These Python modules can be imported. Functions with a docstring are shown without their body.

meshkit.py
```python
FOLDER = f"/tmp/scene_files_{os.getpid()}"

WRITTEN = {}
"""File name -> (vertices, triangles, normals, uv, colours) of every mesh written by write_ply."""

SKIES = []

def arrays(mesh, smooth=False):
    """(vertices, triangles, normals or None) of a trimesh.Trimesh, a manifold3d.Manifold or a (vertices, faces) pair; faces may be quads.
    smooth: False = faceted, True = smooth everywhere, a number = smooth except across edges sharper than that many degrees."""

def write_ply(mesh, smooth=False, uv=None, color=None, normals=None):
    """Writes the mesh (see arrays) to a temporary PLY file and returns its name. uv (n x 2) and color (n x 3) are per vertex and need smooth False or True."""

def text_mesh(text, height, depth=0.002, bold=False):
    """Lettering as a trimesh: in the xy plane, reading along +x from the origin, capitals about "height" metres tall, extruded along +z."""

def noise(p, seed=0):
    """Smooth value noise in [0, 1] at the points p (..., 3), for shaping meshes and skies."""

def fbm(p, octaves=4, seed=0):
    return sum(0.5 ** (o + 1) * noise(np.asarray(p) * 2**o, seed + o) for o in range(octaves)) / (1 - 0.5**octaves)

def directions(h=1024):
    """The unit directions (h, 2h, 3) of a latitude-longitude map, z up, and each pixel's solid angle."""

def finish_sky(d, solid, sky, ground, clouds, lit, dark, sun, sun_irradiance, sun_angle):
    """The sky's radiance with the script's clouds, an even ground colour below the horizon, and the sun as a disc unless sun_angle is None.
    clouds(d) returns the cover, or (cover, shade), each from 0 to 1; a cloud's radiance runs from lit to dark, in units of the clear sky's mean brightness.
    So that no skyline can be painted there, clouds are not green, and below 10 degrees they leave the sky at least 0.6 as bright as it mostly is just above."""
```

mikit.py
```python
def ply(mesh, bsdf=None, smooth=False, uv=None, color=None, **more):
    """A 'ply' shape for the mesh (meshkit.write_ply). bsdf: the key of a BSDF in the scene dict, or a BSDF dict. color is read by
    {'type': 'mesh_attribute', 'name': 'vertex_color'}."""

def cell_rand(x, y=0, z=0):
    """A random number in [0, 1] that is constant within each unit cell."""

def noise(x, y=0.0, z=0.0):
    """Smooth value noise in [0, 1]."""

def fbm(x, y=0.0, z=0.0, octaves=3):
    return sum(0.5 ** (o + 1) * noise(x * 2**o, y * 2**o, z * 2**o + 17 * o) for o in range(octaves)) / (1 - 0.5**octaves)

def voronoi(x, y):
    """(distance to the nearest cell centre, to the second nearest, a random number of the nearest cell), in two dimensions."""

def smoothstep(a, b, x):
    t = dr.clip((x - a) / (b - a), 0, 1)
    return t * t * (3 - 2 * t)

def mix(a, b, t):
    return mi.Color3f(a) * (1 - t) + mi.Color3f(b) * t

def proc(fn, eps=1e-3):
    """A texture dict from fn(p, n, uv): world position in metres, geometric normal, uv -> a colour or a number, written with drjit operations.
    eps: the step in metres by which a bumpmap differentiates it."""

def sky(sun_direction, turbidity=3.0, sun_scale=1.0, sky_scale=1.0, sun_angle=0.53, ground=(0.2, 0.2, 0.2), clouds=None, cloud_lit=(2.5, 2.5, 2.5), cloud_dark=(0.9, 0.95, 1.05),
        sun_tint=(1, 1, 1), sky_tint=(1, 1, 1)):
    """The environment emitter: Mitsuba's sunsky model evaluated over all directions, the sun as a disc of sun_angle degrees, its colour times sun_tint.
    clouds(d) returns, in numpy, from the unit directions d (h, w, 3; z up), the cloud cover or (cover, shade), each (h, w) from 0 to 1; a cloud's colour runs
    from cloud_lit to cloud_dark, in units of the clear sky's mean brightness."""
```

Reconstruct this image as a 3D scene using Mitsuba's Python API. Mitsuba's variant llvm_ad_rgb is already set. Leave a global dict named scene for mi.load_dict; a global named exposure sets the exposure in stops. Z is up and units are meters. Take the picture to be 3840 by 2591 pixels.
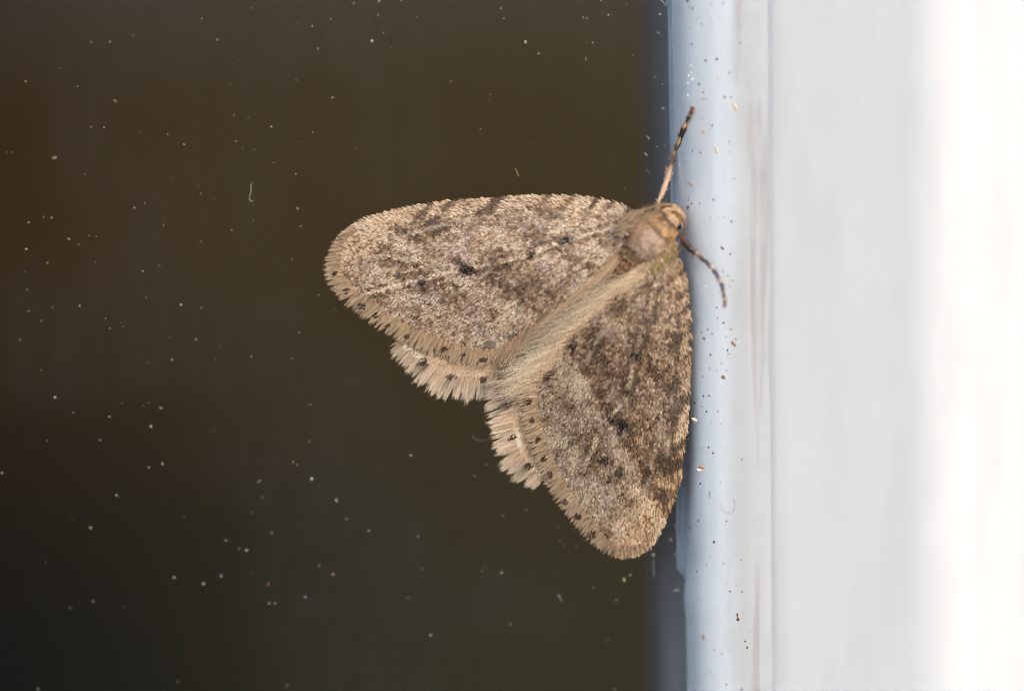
import math, numpy as np, trimesh, mitsuba as mi, drjit as dr, mikit, meshkit
from mikit import proc, noise, fbm, smoothstep, mix
from scipy.interpolate import RBFInterpolator
from scipy.spatial import Delaunay, cKDTree
import shapely

# ------------------------------------------------------------------ camera, sky, exposure
MM = 0.001                      # everything below is designed in millimetres
D, PITCH = 260.0, math.radians(4.0)   # macro lens: distance to the pane, slightly from above
PXMM = 96.0                     # 96 design units to the millimetre: the frame is 40 mm wide
F = np.array([0, math.cos(PITCH), -math.sin(PITCH)])
UP = np.array([0, math.sin(PITCH), math.cos(PITCH)])
EYE = -F * D
T = mi.ScalarTransform4f
scene, labels = {}, {}
scene['camera'] = {'type': 'thinlens', 'fov': math.degrees(2 * math.atan(20.0 / D)), 'fov_axis': 'x',
                   'aperture_radius': 9.5 * MM, 'focus_distance': (D - 1.15) * MM, 'near_clip': 0.005, 'far_clip': 50.0,
                   'to_world': T().look_at(origin=(EYE * MM).tolist(), target=[0, 0, 0], up=[0, 0, 1])}
scene['sky'] = mikit.sky((0.62, -0.62, 0.55), turbidity=3, sun_scale=0.3, sky_scale=1.0, sun_angle=34, ground=(0.036, 0.030, 0.022),
                         clouds=lambda d: 0.85, cloud_lit=(0.82, 0.92, 1.08), cloud_dark=(0.74, 0.83, 0.97), sun_tint=(0.81, 0.945, 1.24))
exposure = 3.42

# ------------------------------------------------------------------ helpers
def lin(*c):
    c = np.asarray(c, float) / 255
    return np.where(c < 0.04045, c / 12.92, ((c + 0.055) / 1.055) ** 2.4)

def P(px, py, h=0.0):
    """design coordinates (x right, y down, 96 to the mm) on the plane h mm in front of the glass -> world metres"""
    px, py, h = np.broadcast_arrays(np.asarray(px, float), np.asarray(py, float), np.asarray(h, float))
    d = F * D + np.array([1.0, 0, 0]) * ((px - 1920) / PXMM)[..., None] + UP * ((1295.5 - py) / PXMM)[..., None]
    t = (-h - EYE[1]) / d[..., 1]
    return (EYE + d * t[..., None]) * MM

def add(key, mesh, bsdf, label=None, category=None, group=None, kind=None, **kw):
    k, n = key, 0
    while k in scene:
        n += 1; k = f'{key}_{n:03d}'
    scene[k] = mikit.ply(mesh, bsdf, **kw)
    tag(k, label, category, group, kind)
    return k

def tag(k, label=None, category=None, group=None, kind=None):
    e = {a: b for a, b in dict(label=label, category=category, group=group, kind=kind).items() if b}
    if e: labels[k] = e

def resample(pts, n):
    pts = np.asarray(pts, float)
    s = np.r_[0, np.cumsum(np.linalg.norm(np.diff(pts[:, :2], axis=0), axis=1))]
    t = np.linspace(0, s[-1], n)
    return np.stack([np.interp(t, s, pts[:, k]) for k in range(pts.shape[1])], 1)

def spline(pts, n):
    """smooth curve through the points"""
    from scipy.interpolate import PchipInterpolator
    pts = np.asarray(pts, float)
    s = np.r_[0, np.cumsum(np.linalg.norm(np.diff(pts[:, :2], axis=0), axis=1))]
    t = np.linspace(0, s[-1], n)
    return np.stack([PchipInterpolator(s, pts[:, k])(t) for k in range(pts.shape[1])], 1)

def N2(x, y, f, seed=0):
    return meshkit.noise(np.stack([np.asarray(x) * f, np.asarray(y) * f, np.zeros_like(x) + 3.7 * seed], -1), seed)

def FB(x, y, f, seed=0, o=3):
    return meshkit.fbm(np.stack([np.asarray(x) * f, np.asarray(y) * f, np.zeros_like(x) + 3.7 * seed], -1), o, seed)

def sstep(a, b, x):
    t = np.clip((np.asarray(x, float) - a) / (b - a), 0, 1)
    return t * t * (3 - 2 * t)

def seg_dist(x, y, line):
    best = np.full(np.shape(x), 1e9)
    line = np.asarray(line, float)
    for a, b in zip(line[:-1], line[1:]):
        d = b - a; L = (d ** 2).sum()
        t = np.clip(((x - a[0]) * d[0] + (y - a[1]) * d[1]) / L, 0, 1)
        best = np.minimum(best, np.hypot(x - a[0] - t * d[0], y - a[1] - t * d[1]))
    return best

def tube(path, rad, sides=8, col=None):
    """closed tube along world points; returns mesh, colours per vertex"""
    path, rad = np.asarray(path, float), np.asarray(rad, float)
    t = np.gradient(path, axis=0); t /= np.linalg.norm(t, axis=1, keepdims=True)
    u = np.cross(t, [0.13, 1, 0.21]); u /= np.linalg.norm(u, axis=1, keepdims=True)
    w = np.cross(t, u)
    a = np.arange(sides) / sides * 2 * np.pi
    v = path[:, None] + rad[:, None, None] * (u[:, None] * np.cos(a)[None, :, None] + w[:, None] * np.sin(a)[None, :, None])
    n = len(path); v = v.reshape(-1, 3); f = []
    for i in range(n - 1):
        for j in range(sides):
            p, q = i * sides + j, i * sides + (j + 1) % sides
            f += [[p, q, q + sides], [p, q + sides, p + sides]]
    v = np.vstack([v, path[:1], path[-1:]])
    for j in range(sides):
        f.append([n * sides, (j + 1) % sides, j]); f.append([n * sides + 1, (n - 1) * sides + j, (n - 1) * sides + (j + 1) % sides])
    c = None if col is None else np.vstack([np.repeat(col, sides, 0), col[:1], col[-1:]])
    return (v, np.array(f)), c

def vc(rough=0.6, spec=0.3, **kw):
    return {'type': 'twosided', 'bsdf': {'type': 'principled', 'base_color': {'type': 'mesh_attribute', 'name': 'vertex_color'}, 'roughness': rough, 'specular': spec, **kw}}

# ------------------------------------------------------------------ materials
scene['mat_scale'] = vc(0.45, 0.35)
scene['mat_hair'] = vc(0.5, 0.3)
scene['mat_body'] = vc(0.7, 0.2)
scene['mat_leg'] = vc(0.4, 0.4)
scene['mat_dust'] = vc(0.8, 0.2)
scene['mat_eye'] = {'type': 'principled', 'base_color': {'type': 'rgb', 'value': [0.005, 0.005, 0.025]}, 'roughness': 0.22, 'specular': 0.35}

def film(p, n, uv):
    x, z = p.x * 1000, p.z * 1000
    near = smoothstep(5.0, 6.6, x + 0.5 * (fbm(x * 0.7, z * 0.3, 4.0, octaves=3) - 0.5))                     # grime gathers beside the frame
    blot = smoothstep(0.54, 0.78, fbm(x * 0.13 + 5, z * 0.10, 2.0, octaves=3))
    streak = fbm(x * 1.6, z * 0.25, 7.0, octaves=3)
    return 0.001 + 0.014 * blot * (0.2 + 0.8 * streak) + 0.05 * near * (0.5 + 0.5 * streak)
scene['mat_glass'] = {'type': 'blendbsdf', 'weight': proc(film),
                      'bsdf_0': {'type': 'thindielectric', 'int_ior': 1.5},
                      'bsdf_1': {'type': 'twosided', 'bsdf': {'type': 'diffuse', 'reflectance': {'type': 'rgb', 'value': [0.55, 0.58, 0.62]}}}}

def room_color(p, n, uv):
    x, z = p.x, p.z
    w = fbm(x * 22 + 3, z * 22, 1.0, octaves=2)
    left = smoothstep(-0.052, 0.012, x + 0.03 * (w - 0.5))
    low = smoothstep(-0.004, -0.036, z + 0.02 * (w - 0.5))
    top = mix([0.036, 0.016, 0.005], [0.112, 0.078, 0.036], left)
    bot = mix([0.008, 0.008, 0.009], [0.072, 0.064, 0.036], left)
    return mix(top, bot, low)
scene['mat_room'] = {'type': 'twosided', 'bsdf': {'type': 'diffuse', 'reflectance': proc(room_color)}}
scene['mat_roomdark'] = {'type': 'twosided', 'bsdf': {'type': 'diffuse', 'reflectance': {'type': 'rgb', 'value': [0.03, 0.025, 0.02]}}}

def bead_color(p, n, uv):
    x, z = p.x * 1000, p.z * 1000
    s = fbm(x * 1.1, z * 0.12 + 9, 1.0, octaves=3)
    fine = fbm(x * 9, z * 5, 4.0, octaves=2)
    rim = smoothstep(8.05, 9.1, x + 0.9 * (fbm(x * 0.8, z * 0.22, 5.0, octaves=3) - 0.5))      # weathered towards the frame
    c = mix([0.84, 0.87, 0.89], [0.74, 0.75, 0.75], smoothstep(0.55, 0.85, s) * 0.7)
    c = mix(c, [0.66, 0.65, 0.635], rim)
    c = mix(c, [0.46, 0.40, 0.37], smoothstep(0.56, 0.80, fbm(x * 2.2, z * 0.16 + 3, 8.0, octaves=3)) * rim * 0.55)
    return mix(c, [0.50, 0.44, 0.38], smoothstep(0.72, 0.92, fine) * 0.18)
scene['mat_bead'] = {'type': 'twosided', 'bsdf': {'type': 'principled', 'base_color': proc(bead_color), 'roughness': 0.33, 'specular': 0.5}}

def sash_color(p, n, uv):
    x, z = p.x * 1000, p.z * 1000
    s = fbm(x * 0.9 + 4, z * 0.07, 3.0, octaves=3)
    rim = smoothstep(1.3, 0.1, dr.abs(x - 9.85 - 0.5 * (fbm(z * 0.3, 0.5, 2.0, octaves=3) - 0.5)))
    pink = smoothstep(0.50, 0.78, fbm(x * 1.8, z * 0.10 + 2, 6.0, octaves=3))
    soft = fbm(x * 0.8 + 7, z * 0.22, 9.0, octaves=3)
    c = mix([0.77, 0.757, 0.74], [0.715, 0.70, 0.69], smoothstep(0.45, 0.8, soft) * 0.6)
    c = mix(c, [0.66, 0.655, 0.66], smoothstep(0.4, 0.95, s) * 0.25)
    return mix(c, [0.52, 0.47, 0.44], pink * 0.05 + 0.2 * rim * (0.3 + 0.7 * pink))
scene['mat_sash'] = {'type': 'twosided', 'bsdf': {'type': 'principled', 'base_color': proc(sash_color), 'roughness': 0.42, 'specular': 0.4}}

def gasket_color(p, n, uv):
    x, z = p.x * 1000, p.z * 1000
    return mix([0.30, 0.37, 0.42], [0.56, 0.64, 0.70], fbm(x * 11, z * 0.5, 2.0, octaves=3))
scene['mat_gasket'] = {'type': 'twosided', 'bsdf': {'type': 'principled', 'base_color': proc(gasket_color), 'roughness': 0.3, 'specular': 0.5}}

def spacer_color(p, n, uv):
    x, z = p.x * 1000, p.z * 1000
    return mix([0.22, 0.21, 0.205], [0.60, 0.60, 0.62], smoothstep(5.6, 6.8, x + 0.5 * (fbm(x * 2, z * 0.15, 5.0, octaves=3) - 0.5)))
scene['mat_spacer'] = {'type': 'twosided', 'bsdf': {'type': 'principled', 'base_color': proc(spacer_color), 'roughness': 0.5, 'specular': 0.3}}

# ------------------------------------------------------------------ the window
def sheet(x0, x1, z0, z1, y):
    return np.array([[x0, y, z0], [x1, y, z0], [x1, y, z1], [x0, y, z1]]) * MM, np.array([[0, 1, 2], [0, 2, 3]])

add('window__pane', sheet(-320, 14, -220, 220, 0.0), 'mat_glass', label='dusty dark glass pane the moth rests on')

def sweep(profile, zs, shift=None):
    """profile [(x mm, height in front of the glass mm)] swept along z; shift(z, i) -> dx, dh added to each profile point"""
    pr = np.asarray(profile, float); n = len(pr); v = []
    for z in zs:
        q = pr.copy()
        if shift is not None: q = q + shift(z, pr)
        v.append(np.stack([q[:, 0], -q[:, 1], np.full(n, z)], 1))
    v = np.concatenate(v) * MM; f = []
    for i in range(len(zs) - 1):
        a = i * n + np.arange(n - 1)
        f.append(np.stack([a, a + 1, a + 1 + n, a + n], 1))
    return v, np.vstack(f)

X = lambda px: (px - 1920) / PXMM
ZS = np.unique(np.r_[np.linspace(-220, -16, 18), np.linspace(-16, 16, 330), np.linspace(16, 220, 18)])

def bead_shift(z, pr):
    # the foot of the bead leans a little and, low down, its sealed edge wanders over the glass
    zz = np.clip(z, -20, 20)
    lean = -0.030 * zz
    low = sstep(-8.0, -10.5, z)
    wob = low * (0.34 * (N2(np.array([z]), np.array([0.3]), 0.55, 5)[0] - 0.5) - 0.18) + 0.02 * (N2(np.array([z]), np.array([1.3]), 2.5, 6)[0] - 0.5)
    foot = np.exp(-np.maximum(pr[:, 0] - X(2560), 0) / 0.9)
    top = np.exp(-np.abs(pr[:, 0] - X(2850)) / 1.0)
    return np.stack([lean * (0.3 + 0.7 * foot) * (pr[:, 0] < 12) + wob * foot, 0.20 * top * (N2(np.array([z]), np.array([7.3]), 0.30, 9)[0] - 0.5) + 0.02 * top * (N2(np.array([z]), np.array([2.3]), 1.7, 4)[0] - 0.5)], 1)
bead = [(X(2554), 0.02), (X(2556), 0.25), (X(2561), 0.54), (X(2570), 0.80), (X(2585), 1.06), (X(2608), 1.30), (X(2642), 1.52), (X(2688), 1.71),
        (X(2748), 1.85), (X(2815), 1.92), (X(2880), 1.93)]
add('window__glazing_bead', sweep(spline(bead, 60), ZS, bead_shift), 'mat_bead', label='bluish white glazing bead speckled with dirt', smooth=True)

a = np.linspace(0, 1, 12)
sash = [(X(2852), 1.80), (X(2870), 1.88), (X(2890), 1.955), (X(2905), 2.01)]
x1 = sash[-1][0]; sash += [(x1 + k, 2.01 + 0.12 * k) for k in (0.4, 1, 2, 3, 4, 5)]
xe, he = sash[-1]
sash += [(xe + 0.2 * k, he + 0.12 * 0.2 * k - 0.0058 * k * k) for k in range(1, 15)]
xe, he = sash[-1]
sash += [(xe + 6, he - 2.4), (xe + 12, he - 6.5), (xe + 30, he - 6.6), (xe + 30, -40)]
add('window__sash', sweep(sash, ZS, lambda z, pr: np.stack([-0.008 * np.clip(z, -30, 30) + 0 * pr[:, 0], 0 * pr[:, 0]], 1)), 'mat_sash', label='broad white window frame out of focus', smooth=40)

gz = np.linspace(-9.75, 20, 260)
def gasket_shift(z, pr):
    e = sstep(-9.75, -8.6, z)
    dx = -0.018 * np.clip(z, -20, 20) + 0.025 * (N2(np.array([z]), np.array([4.1]), 1.1, 8)[0] - 0.5)
    return np.stack([dx + (X(2585) - pr[:, 0]) * (1 - e), -pr[:, 1] * (1 - e) * 0.8], 1)
gas = [(X(2524), 0.02), (X(2526), 0.07), (X(2531), 0.09), (X(2535), 0.06), (X(2539), 0.10), (X(2552), 0.13), (X(2566), 0.16), (X(2580), 0.17)]
add('window__gasket', sweep(gas, gz, gasket_shift), 'mat_gasket', label='thin blue grey seal strip between glass and bead', smooth=60)

sp = np.array([[X(2458), 6.0], [X(2466), 4.2], [15, 4.2], [15, 14], [X(2458), 14]])
add('window__spacer_bar', sweep([(x, -y) for x, y in sp], np.linspace(-220, 220, 12), lambda z, pr: np.stack([-0.012 * np.clip(z, -30, 30) + 0 * pr[:, 0], 0 * pr[:, 0]], 1)), 'mat_spacer',
    label='grey spacer bar behind the edge of the glass', smooth=False)
tag('window', 'white framed window with a dark dusty pane and dirty bead', 'window')

# the dim room behind the pane
W = 230.0
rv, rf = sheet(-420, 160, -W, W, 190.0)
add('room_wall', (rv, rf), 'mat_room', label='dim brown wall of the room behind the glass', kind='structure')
side = [sheet(-420, 160, 0, 0, 0)]
bx = []
for (xa, ya, xb, yb) in ((-420, 2, -420, 190), (160, 190, 160, 20)):
    bx.append((np.array([[xa, ya, -W], [xb, yb, -W], [xb, yb, W], [xa, ya, W]]) * MM, np.array([[0, 1, 2], [0, 2, 3]])))
for zz in (-W, W):
    bx.append((np.array([[-420, 2, zz], [160, 2, zz], [160, 190, zz], [-420, 190, zz]]) * MM, np.array([[0, 1, 2], [0, 2, 3]])))
bx.append(sheet(-420, -318, -W, W, 2)); bx.append(sheet(-420, 160, -W, -218, 1)); bx.append(sheet(-420, 160, 218, W, 1)); 
add('room_side', trimesh.util.concatenate([trimesh.Trimesh(v, f, process=False) for v, f in bx]), 'mat_roomdark', label='dark sides of the room behind the glass', kind='structure')

# ------------------------------------------------------------------ the moth: wings
RNG = np.random.default_rng(11)

LEFT = dict(
    costa=[(2401, 811), (2384, 797), (2367, 783), (2332, 766), (2277, 752), (2222, 742), (2125, 733), (2005, 733), (1850, 744), (1701, 751), (1556, 773), (1467, 790), (1405, 807), (1330, 843), (1290, 873)],
    margin=[(1290, 873), (1264, 915), (1249, 970), (1254, 1035), (1290, 1088), (1345, 1130), (1400, 1170), (1450, 1207), (1530, 1253), (1654, 1298), (1727, 1328), (1817, 1342), (1877, 1320)],
    inner=[(1877, 1320), (1906, 1304), (1947, 1270), (1992, 1240), (2040, 1208), (2090, 1170), (2165, 1110), (2229, 1065), (2301, 980), (2330, 930), (2365, 870), (2401, 811)],
    base=(2440, 850), tip=(1225, 965), tornus=(1890, 1330),
    h=[(2401, 811, 2.05), (2330, 775, 1.55), (2125, 738, 1.15), (1850, 746, 0.95), (1500, 785, 0.85), (1270, 890, 0.8), (1250, 1000, 0.75), (1450, 1205, 0.85), (1727, 1325, 1.1), (1900, 1310, 1.5),
       (2090, 1170, 1.95), (2301, 980, 2.15), (2000, 950, 1.75), (1700, 1010, 1.3), (1450, 980, 1.05)],
    vein=[[(2330, 850), (2129, 897), (2039, 931), (1993, 952), (1880, 985), (1770, 1003), (1600, 1040), (1330, 1120)],
          [(2390, 815), (2298, 800), (2050, 800), (1850, 814), (1667, 845), (1450, 900)],
          [(2310, 890), (2180, 990), (2020, 1090), (1800, 1200), (1600, 1280)],
          [(1880, 985), (1740, 1090), (1560, 1170), (1440, 1200)], [(1770, 1003), (1600, 980), (1420, 960), (1260, 980)], [(1900, 985), (1850, 1110), (1750, 1230), (1700, 1310)]],
    patch=[(1714, 892, 65, -.40), (1615, 848, 38, .95), (1660, 850, 30, .75), (1802, 823, 40, .35), (1910, 1059, 65, .30), (2106, 1098, 75, .38), (1890, 1206, 60, -.38), (1988, 1216, 40, -.3), (1753, 1049, 34, -.35), (1772, 1186, 32, .3),
           (2280, 860, 70, -.22), (2200, 800, 80, -.12), (1480, 1130, 60, -.15), (1380, 920, 70, -.18), (2000, 1040, 50, .25), (1560, 1010, 60, .12), (2250, 950, 60, -.15), (1850, 1000, 50, .2)],
    spots=[(1993, 952, 13, 1), (1756, 1012, 24, 1), (1728, 990, 14, .7), (1584, 1062, 14, .85), (1498, 1031, 15, .8), (1663, 1128, 15, .75), (2129, 897, 15, 1), (2108, 905, 13, .9), (2068, 917, 9, .8), (2150, 890, 9, .6),
           (1930, 990, 10, .4), (2040, 1190, 18, .7), (1840, 1290, 20, .6), (1925, 1262, 20, .7), (1470, 890, 14, .6), (1436, 985, 16, .5)],
    mspots=[(1262, 1022), (1306, 1092), (1364, 1142), (1412, 1178), (1462, 1214), (1533, 1258), (1670, 1304), (1747, 1326), (1820, 1344)], seed=1)
RIGHT = dict(
    costa=[(2520, 955), (2542, 966), (2559, 1000), (2577, 1059), (2582, 1118), (2587, 1155), (2592, 1228), (2593, 1319), (2589, 1429), (2584, 1539), (2577, 1615), (2564, 1684), (2554, 1787), (2537, 1841), (2505, 1936), (2480, 1985), (2452, 2028)],
    margin=[(2452, 2028), (2420, 2060), (2375, 2082), (2325, 2085), (2275, 2055), (2230, 2015), (2190, 1965), (2150, 1910), (2110, 1850), (2068, 1775), (2040, 1710), (2012, 1640), (1990, 1560), (1979, 1488)],
    inner=[(1979, 1488), (2005, 1429), (2038, 1378), (2085, 1319), (2111, 1276), (2140, 1221), (2188, 1180), (2239, 1140), (2308, 1069), (2387, 1024), (2435, 990), (2480, 965), (2520, 955)],
    base=(2500, 940), tip=(2345, 2095), tornus=(1985, 1470),
    h=[(2535, 955, 2.0), (2560, 1010, 1.75), (2587, 1155, 1.7), (2592, 1319, 1.7), (2580, 1580, 1.6), (2530, 1860, 1.25), (2430, 2050, 0.95), (2310, 2080, 0.85), (2120, 1870, 0.9), (2010, 1640, 1.15), (1980, 1480, 1.5),
       (2111, 1276, 2.05), (2239, 1140, 2.3), (2400, 1020, 2.35), (2400, 1300, 2.1), (2300, 1600, 1.7), (2320, 1900, 1.2), (2530, 1400, 1.62)],
    vein=[[(2460, 1060), (2436, 1169), (2418, 1235), (2396, 1283), (2381, 1334), (2367, 1411), (2356, 1447), (2334, 1506), (2257, 1594), (2190, 1760)],
          [(2525, 1060), (2520, 1265), (2522, 1429), (2515, 1502), (2500, 1700)],
          [(2420, 1050), (2300, 1180), (2200, 1350), (2080, 1600)],
          [(2381, 1334), (2330, 1374), (2240, 1480), (2150, 1650), (2120, 1800)], [(2356, 1447), (2340, 1600), (2300, 1800), (2270, 2000)], [(2500, 1500), (2440, 1750), (2400, 1950)]],
    patch=[(2204, 1108, 45, -.35), (2184, 1343, 75, .48), (2165, 1425, 60, -.45), (2067, 1471, 50, -.2), (2400, 1480, 120, .25), (2531, 1440, 26, .7), (2528, 1520, 26, .7), (2086, 1640, 50, -.4), (2116, 1765, 42, -.4), (2204, 1834, 52, -.38),
           (2498, 1863, 48, 1.0), (2535, 1716, 48, 1.0), (2500, 1200, 60, .15), (2290, 1270, 60, .2), (2330, 1190, 50, -.25), (2270, 1520, 70, .22), (2210, 1560, 50, -.2), (2320, 1950, 60, -.15), (2260, 1650, 60, .15)],
    spots=[(2429, 1208, 14, 1), (2383, 1330, 19, 1), (2412, 1255, 9, .8), (2294, 1570, 18, .95), (2336, 1590, 26, 1), (2328, 1620, 15, .8), (2267, 1726, 20, .9), (2324, 1770, 22, .85), (2150, 1295, 24, .9), (2590, 1280, 16, 1), (2584, 1205, 14, .8),
           (2145, 1655, 14, .5), (2354, 1475, 12, .6), (2055, 1405, 20, .7), (2590, 1395, 12, .7), (2250, 1360, 40, .35), (2300, 2065, 10, .8)],
    mspots=[(1983, 1499), (1999, 1568), (2021, 1640), (2042, 1715), (2066, 1773), (2118, 1873), (2168, 1930), (2222, 1996)], seed=2)

TAN, CREAM, OCHRE = lin(192, 158, 124), lin(234, 208, 176), lin(210, 160, 112)
GREY, BROWN, DARK, MAUVE, BLACK = lin(182, 155, 127), lin(134, 101, 72), lin(62, 46, 36), lin(162, 138, 124), lin(34, 25, 21)

def wing_ab(w, x, y):
    b0, t, q = map(np.array, (w['base'], w['tip'], w['tornus']))
    M = np.linalg.inv(np.stack([t - b0, q - b0], 1).astype(float))
    d = np.stack([x - b0[0], y - b0[1]], 0)
    return M[0, 0] * d[0] + M[0, 1] * d[1], M[1, 0] * d[0] + M[1, 1] * d[1]

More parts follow.
